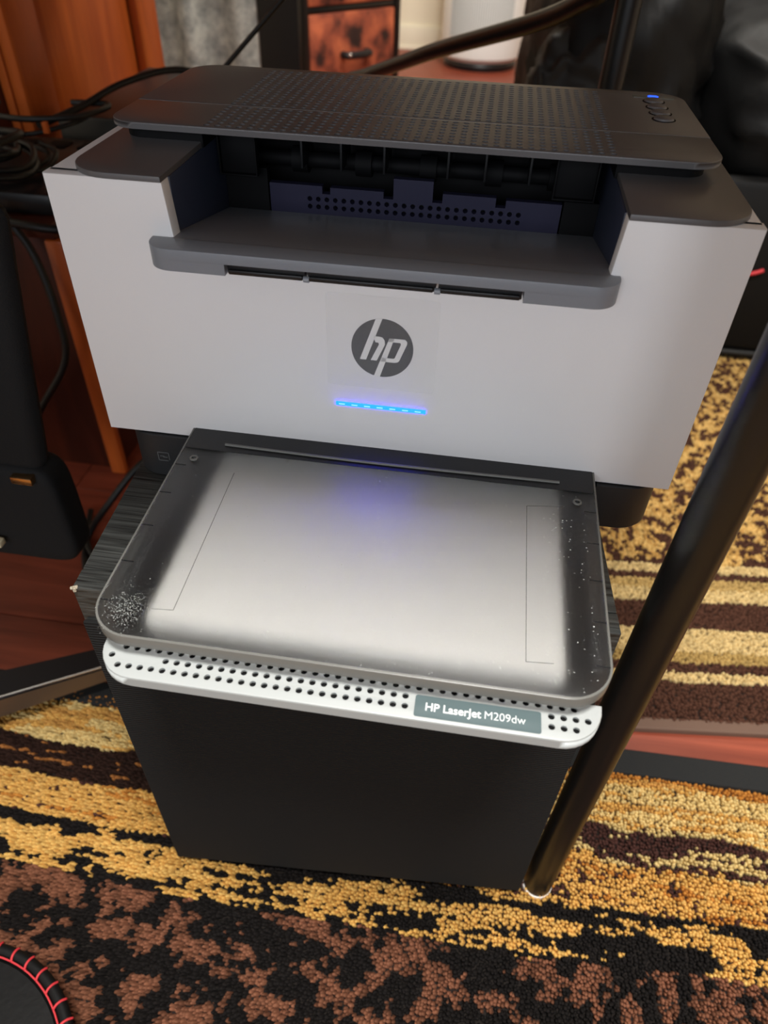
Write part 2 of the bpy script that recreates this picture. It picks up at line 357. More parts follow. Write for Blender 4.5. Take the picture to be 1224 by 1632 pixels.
def front_col(X, Y, g):
    # bands run along x; every tuft takes one dye
    y = Y*1000 - 4*np.sin(X*9) + 10*(fb(X, Y, 6, 3)-.5)*2
    st = fb(X*.35, Y*3, 60, 11)                   # streaks along x
    sp = fb(X, Y, 130, 21); bl = fb(X, Y, 62, 31); blx = fb(X*.4, Y, 40, 41); q = g.uniform(0, 1, X.size)
    gold = L(198, 154, 82); cream = L(206, 180, 120); oran = L(176, 118, 52); dk = L(24, 21, 20); pur = L(70, 44, 38); br = L(120, 78, 58)
    ri = np.clip((X-(-.05))/.25, 0, 1)            # paler towards the right
    C = np.zeros((X.size, 3)); C[:] = gold
    def put(mask, col): C[mask] = col
    top = y > -14
    put(top, gold); put(top & (st > .5), cream); put(top & (st < .36), L(186, 140, 74)); put(top & (y > 33), oran)
    b1 = (y <= -14) & (y > -52)
    put(b1, pur); put(b1 & (st+.25*sp > .68), cream*.9); put(b1 & (blx+.3*sp > .8), gold); put(b1 & (X < -.12), L(44, 28, 22)); put(b1 & (X < -.12) & (st+.3*sp > .8), L(150, 96, 50))
    b2 = (y <= -52) & (y > -92)
    put(b2, gold); put(b2 & (sp > .6), L(200, 158, 88)); put(b2 & (st < .33), oran); put(b2 & (sp+.5*st < .5), pur)
    b3 = (y <= -92) & (y > -138)
    w3 = st*.6+blx*.5+sp*.25 + .10*np.exp(-((y+112)/9)**2) - .04
    put(b3, dk); put(b3 & (w3 > .68), gold); put(b3 & (w3 > .80), L(204, 164, 92))
    b4 = y <= -138
    w4 = bl*.6+blx*.2+sp*.4
    put(b4, dk); put(b4 & (w4 > .60), br*.62); put(b4 & (w4 > .66), br)
    # next bands outwards, beyond the frame
    b5 = y < -420; put(b5, gold); put(b5 & (st < .45), pur)
    return C*(0.82+0.36*q)[:, None]
fr = empty('patterned_rug', (0.1, -0.35, 0), 'gold, brown and black abstract striped rug under the black cabinet', 'rug')
plate('rug_backing', rrect(-1050, -1050, 1250, 40, 4), -378.9, -377.0, M['rugdark'], fr)
plate('rug_border', rrect(-1080, 40, 1280, 69, 3), -378.9, -370, M['rugborder'], fr, bev=3, f=lambda u, v, h: P(u, v+0.02*(u-300), h))
tufts('pile', -0.46, 0.50, -0.36, 0.043, 0.0031, front_col, 0.0075, (-.25, -.35), 0.002, fr, seed=3)
tufts('pile', -1.05, 1.25, -1.05, 0.043, 0.010, front_col, 0.0075, (-.25, -.35), 0.002, fr, seed=4, skip=lambda X, Y: (X > -.46) & (X < .5) & (Y > -.36))
def back_col(X, Y, g):   # local: X along, Y across measured from the front edge in metres
    s = Y*1000+106; q = g.uniform(0, 1, X.size); sp = fb(X, Y, 115, 7); sp2 = fb(X, Y, 45, 8)
    s = s + (vnoise(X*60, Y*60, 3)-.5)*2.5
    dk = L(80, 52, 40); cr = L(200, 176, 124); tan = L(180, 152, 96); ol = L(170, 142, 86)
    C = np.zeros((X.size, 3)); C[:] = dk
    for a, b_, c in ((168, 182, cr), (194.5, 211, ol), (211, 246, cr), (290, 312, cr), (312, 329, tan), (341, 356, cr)):
        C[(s >= a) & (s < b_)] = c
    pm = s >= 356; C[pm] = dk*.9; C[pm & (sp*.8+sp2*.25 > .50)] = L(180, 142, 80); C[pm & (sp*.8+sp2*.25 > .60)] = L(200, 166, 102)
    return C*(0.82+0.34*q)[:, None]
RA = 0.107
br_ = empty('striped_rug', (0.35, 0.106, 0), 'brown and cream striped rug with mottled centre, under the black armchair', 'rug', rz=RA)
rm = lambda u, v, h: Matrix.Translation((0.35, 0.106, 0)) @ Matrix.Rotation(RA, 4, 'Z') @ Vector((u/1000, v/1000, h/1000))
plate('rug_backing', rrect(-420, 12, 1700, 1900, 4), 0.1, 3.0, M['rugdark'], br_, f=rm)
plate('binding', rrect(-424, -3, 1704, 13, 3), 0.1, 7.0, M['rugbind'], br_, bev=3, f=rm)
tufts('pile', -0.14, 0.34, 0.012, 0.95, 0.0036, back_col, 0.0065, (-.2, -.3), 0.003, br_, rot=RA, cx=0.35, cy=0.106, seed=5)
tufts('pile', -0.42, 1.70, 0.012, 1.90, 0.0125, back_col, 0.006, (-.2, -.3), 0.003, br_, rot=RA, cx=0.35, cy=0.106, seed=6, skip=lambda X, Y: (X > -.14) & (X < .34) & (Y < .95))

# ================================================================ SPEAKER CABINET
PHI = 0.061
sp = empty('speaker_cabinet', (0, 0, 0.0), 'black box-shaped speaker cabinet with cloth front, standing under the printer', 'speaker')
SM = Matrix.Rotation(PHI, 4, 'Z')
def sbox(name, lo, hi, m, parent=sp, bev=0.001):
    return box(name, [c/1000 for c in lo], [c/1000 for c in hi], m, parent, bev, SM)
sbox('cabinet_body', (-167, -85, 12), (143.4, 265, 378.6), M['ash'], bev=0.0012)
sbox('front_frame', (-167, -100.3, 12), (143.4, -85.5, 378.6), M['ash'], bev=0.0008)
g_ = sbox('cloth_grille', (-166.5, -104, 16), (143, -100.6, 352), M['grille'], bev=0.0015)
for fx in (-140, 116):
    for fy in (-70, 235):
        bm = bmesh.new(); add_tube(bm, [SM @ Vector((fx/1000, fy/1000, 0.001)), SM @ Vector((fx/1000, fy/1000, 0.0125))], [0.014, 0.016], 16); done(bm, 'foot', M['black'], sp)
# chipped veneer at the near-left top corner
bm = bmesh.new(); g2 = random.Random(3)
for i in range(9):
    c = SM @ Vector((-0.1665+g2.uniform(-.0015, .003), -0.1005+g2.uniform(-.0005, .0015), 0.3785+g2.uniform(-.0015, .0004)))
    bmesh.ops.create_icosphere(bm, subdivisions=1, radius=g2.uniform(.0006, .0013), matrix=Matrix.Translation(c))
tag(done(bm, 'chipped_corner', M['chip'], sp), 'bare pale chipped corner')

# ================================================================ PRINTER
pr = empty('laser_printer', P(0, 90, 0), 'white and charcoal laser printer standing on the black speaker cabinet', 'printer')
lean = lambda z: -2.4*(189-z)/155.0
# front shell with a notch for the output bin
outl = [(-177.5, 33.2), (177.5, 33.2), (177.5, 189.2), (114.5, 189.2), (111.5, 150), (-111.5, 150), (-114.5, 189.2), (-177.5, 189.2)]
bm = bmesh.new()
add_prism(bm, outl, [], -9, 0, lambda u, v, h: P(u, -h+lean(v), v), bev=1.0)
# top and side returns of the shell
done(bm, 'front_panel', M['white'], pr)
for a, c in ((-177.4, -171), (171, 177.4)): pbox('side_panel', (a, 8, 36), (c, 200, 188.8), M['white'], pr, 0.8)
# light bar (segments alternate in brightness)
lb = pbox('light_bar', (-27.4, -2.3, 69.2), (26.6, 1, 71.9), M['lightbar'], pr, 0.4)
bm = bmesh.new()
for i in range(7):
    x = -25.5+i*7.6; add_box(bm, P(x, -2.4, 70.1), P(x+3.6, -2.25, 70.8), 0)
done(bm, 'light_segment', M['lightbar_hot'], lb)
# round logo
LG = lambda u, v, h: P(-0.5+u*17.5, lean(109.3+v*17.9)-h, 109.3+v*17.9)
lg = plate('logo_disc', circle(0, 0, 1.0, 64)[::-1], 0.02, 0.16, M['logo'], pr, f=LG)
bm = bmesh.new()
for poly in ([(-.72, -.43), (-.515, -.43), (-.02, 1.0), (-.12, .995), (-.235, .972)],
             [(-.30, .405), (-.22, .20), (-.13, .20), (-.105, .14), (-.365, -.43), (-.165, -.43), (.085, .15), (.07, .29), (.0, .385), (-.1, .405)][::-1],
             [(-.245, -.97), (-.14, -.995), (-.05, -1.0), (.38, .38), (.22, .38)],
             [(.22, .38), (.175, .255), (.57, .255), (.6, .21), (.415, -.285), (.39, -.31), (.0, -.31), (-.04, -.45), (.42, -.45), (.52, -.42), (.57, -.36), (.79, .22), (.79, .31), (.72, .38)]):
    a = sum(poly[i-1][0]*poly[i][1]-poly[i][0]*poly[i-1][1] for i in range(len(poly)))
    add_prism(bm, poly if a > 0 else poly[::-1], [], 0.16, 0.22, LG)
done(bm, 'logo_letters', M['white'], lg)
plate('protective_film', rrect(-32, 83.5, 30, 140, 2), 0.3, 0.42, M['film'], pr, f=lambda u, v, h: P(u, lean(v)-h, v))
# side covers
def cover(x0, x1, r):
    bm = bmesh.new(); add_prism(bm, rrect(x0, -2, x1, 200, r), [], 189.3, 192.2, P, bev=0.7)
    done(bm, 'side_cover', M['dark'], pr)
cover(-167, -114, (24, 0, 4, 4)); cover(114.5, 174, (0, 24, 4, 4))
bm = bmesh.new()   # top rim of the white shell around the covers
add_box(bm, P(-176.8, 6, 185), P(-114.8, 200, 189.2), 0.0003); done(bm, 'top_rim', M['white'], pr)
bm = bmesh.new(); add_box(bm, P(114.8, 6, 185), P(176.8, 200, 189.2), 0.0003); done(bm, 'top_rim', M['white'], pr)
# main dark body
bm = bmesh.new()
add_box(bm, P(-171, 12, 36), P(-118, 200, 184.9)); add_box(bm, P(118, 12, 36), P(171, 200, 184.9)); add_box(bm, P(-118, 128, 30), P(118, 205, 192))
add_box(bm, P(-118, 12, 45), P(118, 128, 125))
done(bm, 'inner_body', M['inner'], pr)
pbox('bin_wall', (-118, 9, 126), (-113.6, 128, 189.1), M['navy'], pr, 0.3)
pbox('bin_wall', (113.6, 9, 126), (118, 128, 189.1), M['navy'], pr, 0.3)
# lid: riser block and the two perforated plates
bm = bmesh.new(); add_prism(bm, rrect(-160, 60, -113, 200, (12, 0, 0, 12)), [], 189.2, 198.8, P); add_prism(bm, rrect(113, 60, 160, 200, (0, 12, 12, 0)), [], 189.2, 198.8, P)
add_box(bm, P(-113, 130, 189), P(113, 200, 198)); done(bm, 'lid_riser', M['inner'], pr)
def holes_in(ys): return [circle(-107.5+6.02*i, y_, 1.85, 10) for i in range(37) for y_ in ys]
holed('top_lid', -165, 50.5, 166, 99.3, (17, 17, 0, 0), 198.9, 202.4, 0.9, M['dark'], pr, holes_in([54.5+5.75*k_ for k_ in range(8)]), 0.9)
holed('rear_lid', -165, 99.8, 166, 205, (0, 0, 20, 20), 198.9, 202.4, 0.9, M['dark'], pr, holes_in([103.2+5.75*k_ for k_ in range(17)]), 0.5)
plate('lid_hole_shade', rrect(-163, 52.5, 164, 98, (15, 15, 0, 0)), 198.9, 200.7, M['inner'], pr)  # black plate under the perforations, standing in for the shade inside them
plate('lid_hole_shade', rrect(-163, 101.2, 164, 203, (0, 0, 18, 18)), 198.9, 200.7, M['inner'], pr)  # same black stand-in for hole shade under the rear plate
# control panel
cp = plate('display_window', rrect(133.5, 186.3, 159, 192.8, 0.6), 202.3, 202.75, M['display'], pr)
plate('status_light', rrect(142.8, 187, 149.6, 192.2, 2.4), 202.6, 203.0, M['blueled'], cp)
for k_, yy in enumerate((177.5, 162, 147.5, 133)):
    bm = bmesh.new(); cx_ = 145.2
    for (ra, rb, za, zb) in ((6.0, 5.6, 202.6, 203.6), (5.5, 4.2, 203.6, 204.1)):
        ringa = [bm.verts.new(P(cx_+ra*math.cos(t*math.pi/12), yy+ra*math.sin(t*math.pi/12), za)) for t in range(24)]
        ringb = [bm.verts.new(P(cx_+rb*math.cos(t*math.pi/12), yy+rb*math.sin(t*math.pi/12), zb)) for t in range(24)]
        for t in range(24): bm.faces.new((ringa[t], ringa[(t+1) % 24], ringb[(t+1) % 24], ringb[t]))
        bm.faces.new(ringb)
    bt_ = done(bm, 'button', M['dark'], pr)
    plate('button_gap', circle(cx_, yy, 7.0, 28)[::-1], 202.42, 202.55, M['inner'], bt_)
# output bin: paper guide wall with teeth and two rows of holes
prof = [(-86, 140), (92, 140), (92, 163), (59, 163), (59, 158.5), (53, 158.5), (53, 164), (21, 164), (21, 158.5), (15, 158.5), (15, 170.5), (-9, 170.5), (-9, 158.5), (-15, 158.5), (-15, 162.5), (-48, 162.5), (-48, 158.5), (-53, 158.5), (-53, 163), (-86, 163)]
gh = [circle(-61+5.35*i, z_, 1.55, 8) for i in range(25) for z_ in (155.2, 150.6)]
bm = bmesh.new(); add_prism(bm, prof, gh, -97, -92, lambda u, v, h: P(u, -h, v)); done(bm, 'paper_guide', M['guide'], pr, smooth=False)
pbox('guide_backing', (-112, 98.5, 130), (112, 100, 158), M['inner'], pr)
pbox('bin_wall', (-113.4, 92, 130), (-87, 98, 171), M['inner'], pr); pbox('bin_wall', (93, 92, 130), (113.4, 98, 165), M['inner'], pr)
tube('roller', [P(-105, 112, 172), P(105, 112, 172)], 0.0045, M['inner'], pr, k=0, n=14)
for xx in (-70, -30, 10, 50, 88):
    bm = bmesh.new(); add_tube(bm, [P(xx-5, 112, 172), P(xx+5, 112, 172)], 0.0075, 14); done(bm, 'roller_sleeve', M['inner'], pr)
for xx in (-66, -42, -16, 22, 44, 70):
    pbox('exit_rib', (xx, 93, 172), (xx+1.4, 122, 196), M['black'], pr, 0.2)
for x0, x1 in ((-112, -89), (84, 108)):
    bm = bmesh.new(); add_box(bm, P(x0, 82, 170.5), P(x1, 83.2, 195.6), 0.0002)
    for a in (x0, x1-1): add_box(bm, P(a, 78.5, 170.5), P(a+1, 82, 195.6), 0.0002)
    add_box(bm, P(x0, 78.5, 169.7), P(x1, 83.2, 170.5), 0.0002); done(bm, 'exit_tab', M['inner'], pr)
# output bin floor (slopes down to the back) and the protruding front slab
bm = bmesh.new(); vs = []
for (y_, zt, zb) in ((-1, 162, 152), (10, 161.3, 150), (92, 146, 136)):
    vs.append([bm.verts.new(P(x_, y_, z_)) for x_, z_ in ((-113.5, zt), (113.5, zt), (113.5, zb), (-113.5, zb))])
for A, B in zip(vs[:-1], vs[1:]):
    for i in range(4): bm.faces.new((A[i], A[(i+1) % 4], B[(i+1) % 4], B[i]))
bm.faces.new(vs[0][::-1]); bm.faces.new(vs[-1]); done(bm, 'bin_floor', M['slab'], pr)
SX0, SX1 = -124.0, 117.5
bm = bmesh.new()
add_prism(bm, rrect(SX0, -16.3, SX1, -0.5, (13, 13, 0, 0), 10), [], 156.6, 162, P, bev=0.5)
def slot_side(x0, x1, r): add_prism(bm, rrect(x0, -16.3, x1, -0.5, r, 10), [], 150.6, 156.65, P)
slot_side(SX0, -81, (13, 0, 0, 0)); slot_side(71, SX1, (0, 13, 0, 0))
bt = done(bm, 'output_tray', M['slab'], pr)
for x0, x1 in ((-80.3, -39.6), (-38.2, 27.2), (28.6, 70.3)):
    bm = bmesh.new(); add_box(bm, P(x0, -13.5, 150.8), P(x1, -3, 156.4), 0.0003); add_box(bm, P(x0+1, -15.6, 151.2), P(x1-1, -13.4, 153.6), 0.0005)
    done(bm, 'extension_flap', M['black'], bt)
for x0 in (-40.2, 26.8):
    bm = bmesh.new(); add_tube(bm, [P(x0, -14.3, 151.8), P(x0+3, -14.3, 151.8)], 0.0016, 10); done(bm, 'hinge_pin', M['slab'], bt)
# base
def base_side(x0, x1, r, name='base_foot'):
    bm = bmesh.new(); add_prism(bm, rrect(x0, -5, x1, 200, r), [], 0.2, 32.6, P); done(bm, name, M['base'], pr)
base_side(-168, -125, (20, 0, 0, 6)); base_side(134.5, 174, (0, 22, 6, 0))
pbox('tray_bay', (-124, 40, 0.3), (134, 200, 32), M['inner'], pr)
# small energy-mark on the left foot of the base
mk = lambda u, v, h: P(u, -5.1-h, v)
bm = bmesh.new()
for (a, c, d, e_) in ((-147.5, 19.2, -139.7, 19.6), (-147.5, 12.6, -141, 13.0), (-147.5, 12.6, -147.1, 19.6), (-140.1, 13.6, -139.7, 19.6), (-146, 16.2, -143.2, 16.6), (-144, 15.5, -141, 15.9)):
    add_prism(bm, [(a, c), (d, c), (d, e_), (a, e_)], [], 0, 0.12, mk)
done(bm, 'base_mark', M['mark'], pr)
# input tray
tz = lambda y_: 35.2+0.032*(y_+160)
TX0, TX1 = -120.5, 131.5
CV = rrect(TX0, -163, TX1, 20, (22, 22, 0, 0), 12)
tr = pbox('input_tray', (-117, -153, 4.0), (128, 30, 9.5), M['inner'], pr, 0.5)
for a, c in ((-119, -112), (124, 131)): pbox('tray_side', (a, -140, 4), (c, 30, 26), M['base'], tr, 0.5)
cv = plate('tray_cover', rrect(TX0+1.25, -163+1.25, TX1-1.25, 20, (20.75, 20.75, 0, 0), 12), -2.2, 0, M['smoke'], pr, bev=0.35, f=lambda u, v, h: P(u, v, tz(v)+h))
def ins(poly, d):
    c = Vector((sum(p[0] for p in poly)/len(poly), sum(p[1] for p in poly)/len(poly)))
    return None
rim_out = CV; rim_in = rrect(TX0+1.2, -163+1.2, TX1-1.2, 19.5, (20.8, 20.8, 0, 0), 12)[::-1]
plate('cover_rim', rim_out, -6.8, 0.12, M['rim'], pr, bev=0.45, holes=[rim_in], f=lambda u, v, h: P(u, v, tz(v)+h))
edge_in = rrect(TX0+0.9, -163+0.9, TX1-0.9, 17, (21, 21, 0, 0), 12)[::-1]
# hinge strip at the back of the cover with two round bosses
plate('hinge_strip', rrect(-119, -22, 130, 18, 1), 0.05, 0.3, M['black'], cv, f=lambda u, v, h: P(u, v, tz(v)+h), bev=0.1)
tube('hinge_ridge', [P(-95, -16, tz(-16)+0.8), P(0, -18, tz(-16)+1.1), P(110, -16, tz(-16)+0.8)], 0.0009, M['rim'], cv)
for xx in (-110, 120):
    plate('round_boss', circle(xx, -31, 2.6, 20)[::-1], 0.0, 0.7, M['rim'], cv, f=lambda u, v, h: P(u, v, tz(v)+h), bev=0.4, holes=[circle(xx, -31, 1.5, 20)])
# engraved guide lines and edge ticks
GL = mat('engraved_line', (60, 60, 60), 0.5)
def line(a, c, wd=0.28):
    a = Vector(a); c = Vector(c); d = (c-a).normalized(); n_ = Vector((-d.y, d.x))*wd/2
    add_prism(bm, [tuple(a-n_), tuple(c-n_), tuple(c+n_), tuple(a+n_)], [], 0.01, 0.06, lambda u, v, h: P(u, v, tz(v)+h))
bm = bmesh.new()
line((-82, -40), (-81, -144)); line((-81, -144), (-92, -145)); done(bm, 'guide_line', GL, cv)
bm = bmesh.new(); line((91, -39), (91, -146)); line((91, -146), (104, -145)); line((91, -39), (112, -36))
done(bm, 'guide_line', GL, cv)
for yy in (-143, -117, -90, -63, -38):
    for a, c in ((TX0+0.6, TX0+8), (TX1-8, TX1-0.6)): bm = bmesh.new(); line((a, yy), (c, yy), 0.8); done(bm, 'edge_tick', M['black'], cv)
# dust specks
bm = bmesh.new(); g2 = random.Random(11)
def speck(x, y_, s):
    n_ = g2.choice((3, 4)); a0 = g2.uniform(0, 6.28); st = g2.uniform(.3, 1)
    pts = [(x+s*math.cos(a0+i*2*math.pi/n_), y_+s*st*math.sin(a0+i*2*math.pi/n_)) for i in range(n_)]
    add_prism(bm, pts, [], 0.02, 0.02+s*.5, lambda u, v, h: P(u, v, tz(v)+h))
for i in range(200): speck(g2.uniform(-112, 124), -158+136*g2.random()**1.5, g2.uniform(.12, .32))
for i in range(70): speck(g2.uniform(100, 128), g2.uniform(-156, -40), g2.uniform(.14, .42))
for i in range(60): speck(g2.uniform(-108, 120), g2.uniform(-161, -148), g2.uniform(.12, .34))
for i in range(560):
    t = g2.gauss(0, 1); speck(-104+abs(t)*-4+g2.uniform(-5, 10), -147+g2.gauss(0, 6), g2.uniform(.07, .19))
tag(done(bm, 'dust', M['dust'], cv, smooth=False), 'pale dust specks', kind='stuff')
# silver front lip of the tray with holes and the model label
def dish(v): return -1.0*math.exp(-((v+164.5)/2.6)**2)
lipf = lambda u, v, h: P(u, v, h)
hl = []
hl += [circle(-102.5+5.6*i, -168.6, 1.6, 12) for i in range(26)] + [circle(105.2+5.6*i, -168.6, 1.6, 12) for i in range(3)]
hl += [circle(-107.6, -163.4, 1.6, 12)] + [circle(-80.4+5.6*i, -163.2, 1.6, 12) for i in range(22)] + [circle(105.2+5.6*i, -163.2, 1.6, 12) for i in range(4)]
hl += [circle(-102.5+5.6*i, -157.8, 1.6, 12) for i in range(40)]
lp = holed('tray_lip', -114.5, -175, 129, -153.5, (20, 20, 0, 0), 13.3, 20, 1.4, M['silver'], pr, hl, 0.8)
plate('lip_hole_shade', rrect(-112.8, -173.5, 127.5, -155, (18.5, 18.5, 0, 0)), 12.5, 18.0, M['inner'], pr)  # black sheet close below the lip paints the shade in its holes
lbp = plate('model_label', rrect(42, -173.2, 100.5, -161.8, 1.2), 20.02, 20.25, M['label'], lp)
def text(body, x, y_, z, size, off, m, parent, sx=1.0):
    c = bpy.data.curves.new('txt', 'FONT'); c.body = body; c.size = size/1000; c.offset = off/1000; c.extrude = 0.00004
    o = bpy.data.objects.new('txt', c); COL.objects.link(o); bpy.context.view_layer.update()
    me = bpy.data.meshes.new_from_object(o.evaluated_get(bpy.context.evaluated_depsgraph_get()))
    wd = max(v.co.x for v in me.vertices)
    bpy.data.objects.remove(o); bpy.data.curves.remove(c); me.materials.clear()
    me.transform(Matrix.Translation(P(x, y_, z)) @ Matrix.Diagonal((sx, 1, 1, 1)))
    link('label_text', me, m, parent); return wd*1000*sx
w1 = text('HP LaserJet', 46.8, -169.6, 20.3, 5.9, 0.09, M['print'], lbp, 0.93)
text('M209dw', 46.8+w1+1.2, -169.6, 20.3, 5.9, -0.05, M['print'], lbp, 0.93)
# paper in the tray: a thing of its own
pp = empty('paper_stack', P(7, -30, 9.6), 'stack of white paper seen through the smoky tray cover', 'paper')
for k_ in range(4):
    g2.random(); dx = (0, .5, -.4, .2)[k_]
    pbox('paper_sheet', (-99+dx, -138+dx, 9.7+2.6*k_), (111+dx, 38+dx, 12.2+2.6*k_), M['paper'], pp)

# ================================================================ DESK (tubular frame standing around the printer)
dk = empty('tube_desk', (0.165, -0.08, 0), 'black tubular steel desk frame with round leg right of the printer', 'desk')
def leg(x, y_, dx=0, dy=0, foot=False):
    lg_ = tube('leg', [(x, y_, 0.006), (x+dx*.5, y_+dy*.5, 0.36), (x+dx, y_+dy, 0.76)], 0.0127, M['tube'], dk, n=24, k=0)
    if foot:
        bm = bmesh.new(); add_tube(bm, [(x, y_, 0.0), (x, y_, 0.007), (x, y_, 0.009)], [0.0135, 0.0135, 0.012], 24); tag(done(bm, 'leg_foot', M['white_foot'], lg_), 'white rubber foot')
leg(0.1665, -0.081, 0.009, -.003, True); leg(0.157, 0.505, 0.004, 0.0, True)
tube('brace', [(0.155, 0.505, 0.66), (0.137, 0.515, 0.61), (0.12, 0.545, 0.592), (0.076, 0.62, 0.562), (-0.038, 0.77, 0.508), (-0.10, 0.86, 0.474), (-0.17, 0.96, 0.436), (-0.215, 1.025, 0.411), (-0.24, 1.06, 0.36), (-0.24, 1.06, 0.2), (-0.24, 1.06, 0.0)], 0.0098, M['tube'], dk, n=16)
bm = bmesh.new(); add_box(bm, (-0.60, -0.168, 0.762), (0.238, 0.975, 0.785), 0.003); done(bm, 'desk_top', wood('light_brown_desk_wood', (176, 146, 116), (150, 120, 92), 0.5, axis=0, scale=5, stretch=10), dk)
leg(-0.58, -0.081)

# ================================================================ ARMCHAIR
ac = empty('leather_armchair', (0.75, 1.4, 0), 'big puffy black leather armchair behind the printer on the striped rug', 'armchair')
box('base_frame', (0.13, 0.945, 0.0), (1.36, 1.86, 0.075), M['black'], ac, 0.01)
tag(tube('piping', [(0.12, 0.935, 0.024), (0.7, 0.935, 0.024), (1.36, 0.935, 0.024)], 0.006, M['leathergrey'], ac), 'grey piping strip')
box('footrest_panel', (0.13, 0.925, 0.035), (1.36, 0.96, 0.33), M['leather'], ac, 0.012)
tag(tube('red_strip', [(0.50, 0.921, 0.178), (0.52, 0.919, 0.183), (0.535, 0.92, 0.189)], 0.0035, M['red'], ac), 'short red strip')
puff('seat_cushion', (0.75, 1.32, 0.40), (0.72, 0.80, 0.26), M['leather'], ac, 2, wr=0.03)
puff('armrest', (0.245, 1.40, 0.36), (0.30, 0.92, 0.62), M['leather'], ac, 5, wr=0.035, fr=7)
puff('armrest', (1.22, 1.40, 0.36), (0.30, 0.92, 0.62), M['leather'], ac, 9, wr=0.035, fr=7)
puff('backrest', (0.75, 1.78, 0.70), (0.86, 0.32, 0.90), M['leather'], ac, 11, wr=0.04, fr=5)
tag(puff('arm_flap', (0.17, 0.96, 0.38), (0.15, 0.06, 0.28), M['leathergrey'], ac, 14, wr=0.02, fr=14, p=3), 'wrinkled lighter leather flap')
tube('strap', [(0.105, 0.925, 0.46), (0.125, 0.905, 0.36), (0.15, 0.9, 0.25), (0.16, 0.92, 0.12)], 0.004, M['leathergrey'], ac)

# ================================================================ WOODEN WARDROBE, LOW CABINET
wd_ = empty('pine_wardrobe', (-0.86, 1.0, 0), 'orange pine wardrobe with a framed panel door, behind the printer at left', 'wardrobe')
box('cabinet_body', (-1.1, 0.66, 0), (-0.642, 1.22, 1.9), M['redwood'], wd_, 0.003)
dr = box('door', (-0.641, 0.69, 0.352), (-0.628, 1.195, 1.85), M['orange'], wd_, 0.002)
bm = bmesh.new()
add_box(bm, (-0.6278, 0.69, 0.352), (-0.608, 0.775, 1.85), 0.007); done(bm, 'door_stile', M['orange'], dr)
bm = bmesh.new(); add_box(bm, (-0.6278, 1.105, 0.352), (-0.608, 1.195, 1.85), 0.007); done(bm, 'door_stile', M['orange'], dr)
for z0, z1 in ((0.352, 0.371), (1.76, 1.85)): box('door_rail', (-0.6278, 0.7755, z0), (-0.610, 1.1045, z1), M['orange'], dr, 0.006)
bm = bmesh.new()   # bevelled raised field of the panel
add_box(bm, (-0.6278, 0.780, 0.374), (-0.6235, 1.100, 1.755), 0.002)
done(bm, 'door_panel', M['orange'], dr)
lc = empty('low_wood_cabinet', (-0.66, 0.53, 0), 'dark cherry low cabinet standing left of the speaker, black cables on top', 'cabinet')
box('cabinet_body', (-0.9, 0.425, 0), (-0.452, 0.655, 0.352), M['redwood'], lc, 0.003)
box('cabinet_top', (-0.905, 0.412, 0.3525), (-0.446, 0.657, 0.372), M['redwood'], lc, 0.004)
box('corner_stile', (-0.462, 0.412, 0.0), (-0.4395, 0.4245, 0.352), M['orange'], lc, 0.003)
pc = empty('computer_tower', (-0.49, 0.75, 0), 'black computer tower with metal ports, behind the low wooden cabinet', 'computer')
box('tower_case', (-0.56, 0.672, 0.0), (-0.36, 1.0, 0.42), M['black'], pc, 0.005)
for z_ in (0.11, 0.16, 0.175, 0.23, 0.31):
    box('port', (-0.557, 0.664, z_), (-0.530, 0.6719, z_+0.010), M['chrome'], pc, 0.001)
# cables
def cable(pts, r=0.0035, label='black cable lying in the tangle on the low wooden cabinet', group='cables tangled on the low cabinet'):
    bm = bmesh.new(); add_tube(bm, smooth_path(pts, 8), r, 8); o = done(bm, 'cable', M['cable'], None, ang=60)
    return tag(o, label, 'cable', group)
g3 = random.Random(5)
for i in range(12):
    cx_ = g3.uniform(-.60, -.47); cy_ = g3.uniform(.44, .60); a = g3.uniform(0, 3.1); ln = g3.uniform(.07, .13)
    z_ = 0.405 + 0.0062*(i % 8)
    pts = [(min(max(cx_+math.cos(a+q*.5)*ln*q/2, -.61), -.40), min(max(cy_+math.sin(a+q*.4)*ln*q/2, .40), .64), z_+0.004*abs(q)*((i*q) % 3)+.002) for q in (-2, -1, 0, 1, 2)]
    cable(pts, g3.uniform(.003, .0045))
ad = empty('black_filler_box', (-0.53, 0.55, 0.372), 'wide flat black box added under the cables to darken the low cabinet top', 'filler')  # made-up box, added so the cabinet top reads black behind the cables
box('filler_case', (-0.635, 0.43, 0.3725), (-0.450, 0.650, 0.398), M['black'], ad, 0.006)
for q in range(3): box('filler_inset', (-0.59+q*.045, 0.600, 0.3981), (-0.562+q*.045, 0.628, 0.400), M['inner'], ad, 0.001)
tag(box('orange_tab', (-0.497, 0.530, 0.435), (-0.491, 0.535, 0.447), M['orange'], ad), 'small orange tab')
cable([(-.52, .56, .435), (-.49, .62, .445), (-.455, .68, .462), (-.40, .74, .47), (-.33, .78, .45)], .0045, 'black cable arching from the tangle to behind the printer', None)
cable([(-.56, .40, .39), (-.50, .385, .385), (-.44, .38, .38), (-.40, .40, .37), (-.36, .45, .33)], .005, 'black cable running level over the front of the low cabinet', None)
cable([(-.50, .395, .40), (-.462, .385, .35), (-.444, .37, .28), (-.447, .36, .22), (-.50, .34, .14), (-.55, .33, .03), (-.60, .33, .006)], .0045, 'black cable hanging in front of the low cabinet door', None)
cable([(-.25, .42, .12), (-.30, .37, .12), (-.35, .32, .11), (-.395, .28, .06), (-.43, .27, .008), (-.41, .22, .008), (-.375, .17, .007), (-.35, .13, .007)], .0045, 'black cable curling on the boards left of the speaker', None)
cable([(-.45, .32, .008), (-.42, .25, .008), (-.37, .22, .008), (-.30, .23, .008), (-.25, .28, .008)], .004, 'black cable crossing the boards behind the speaker', None)
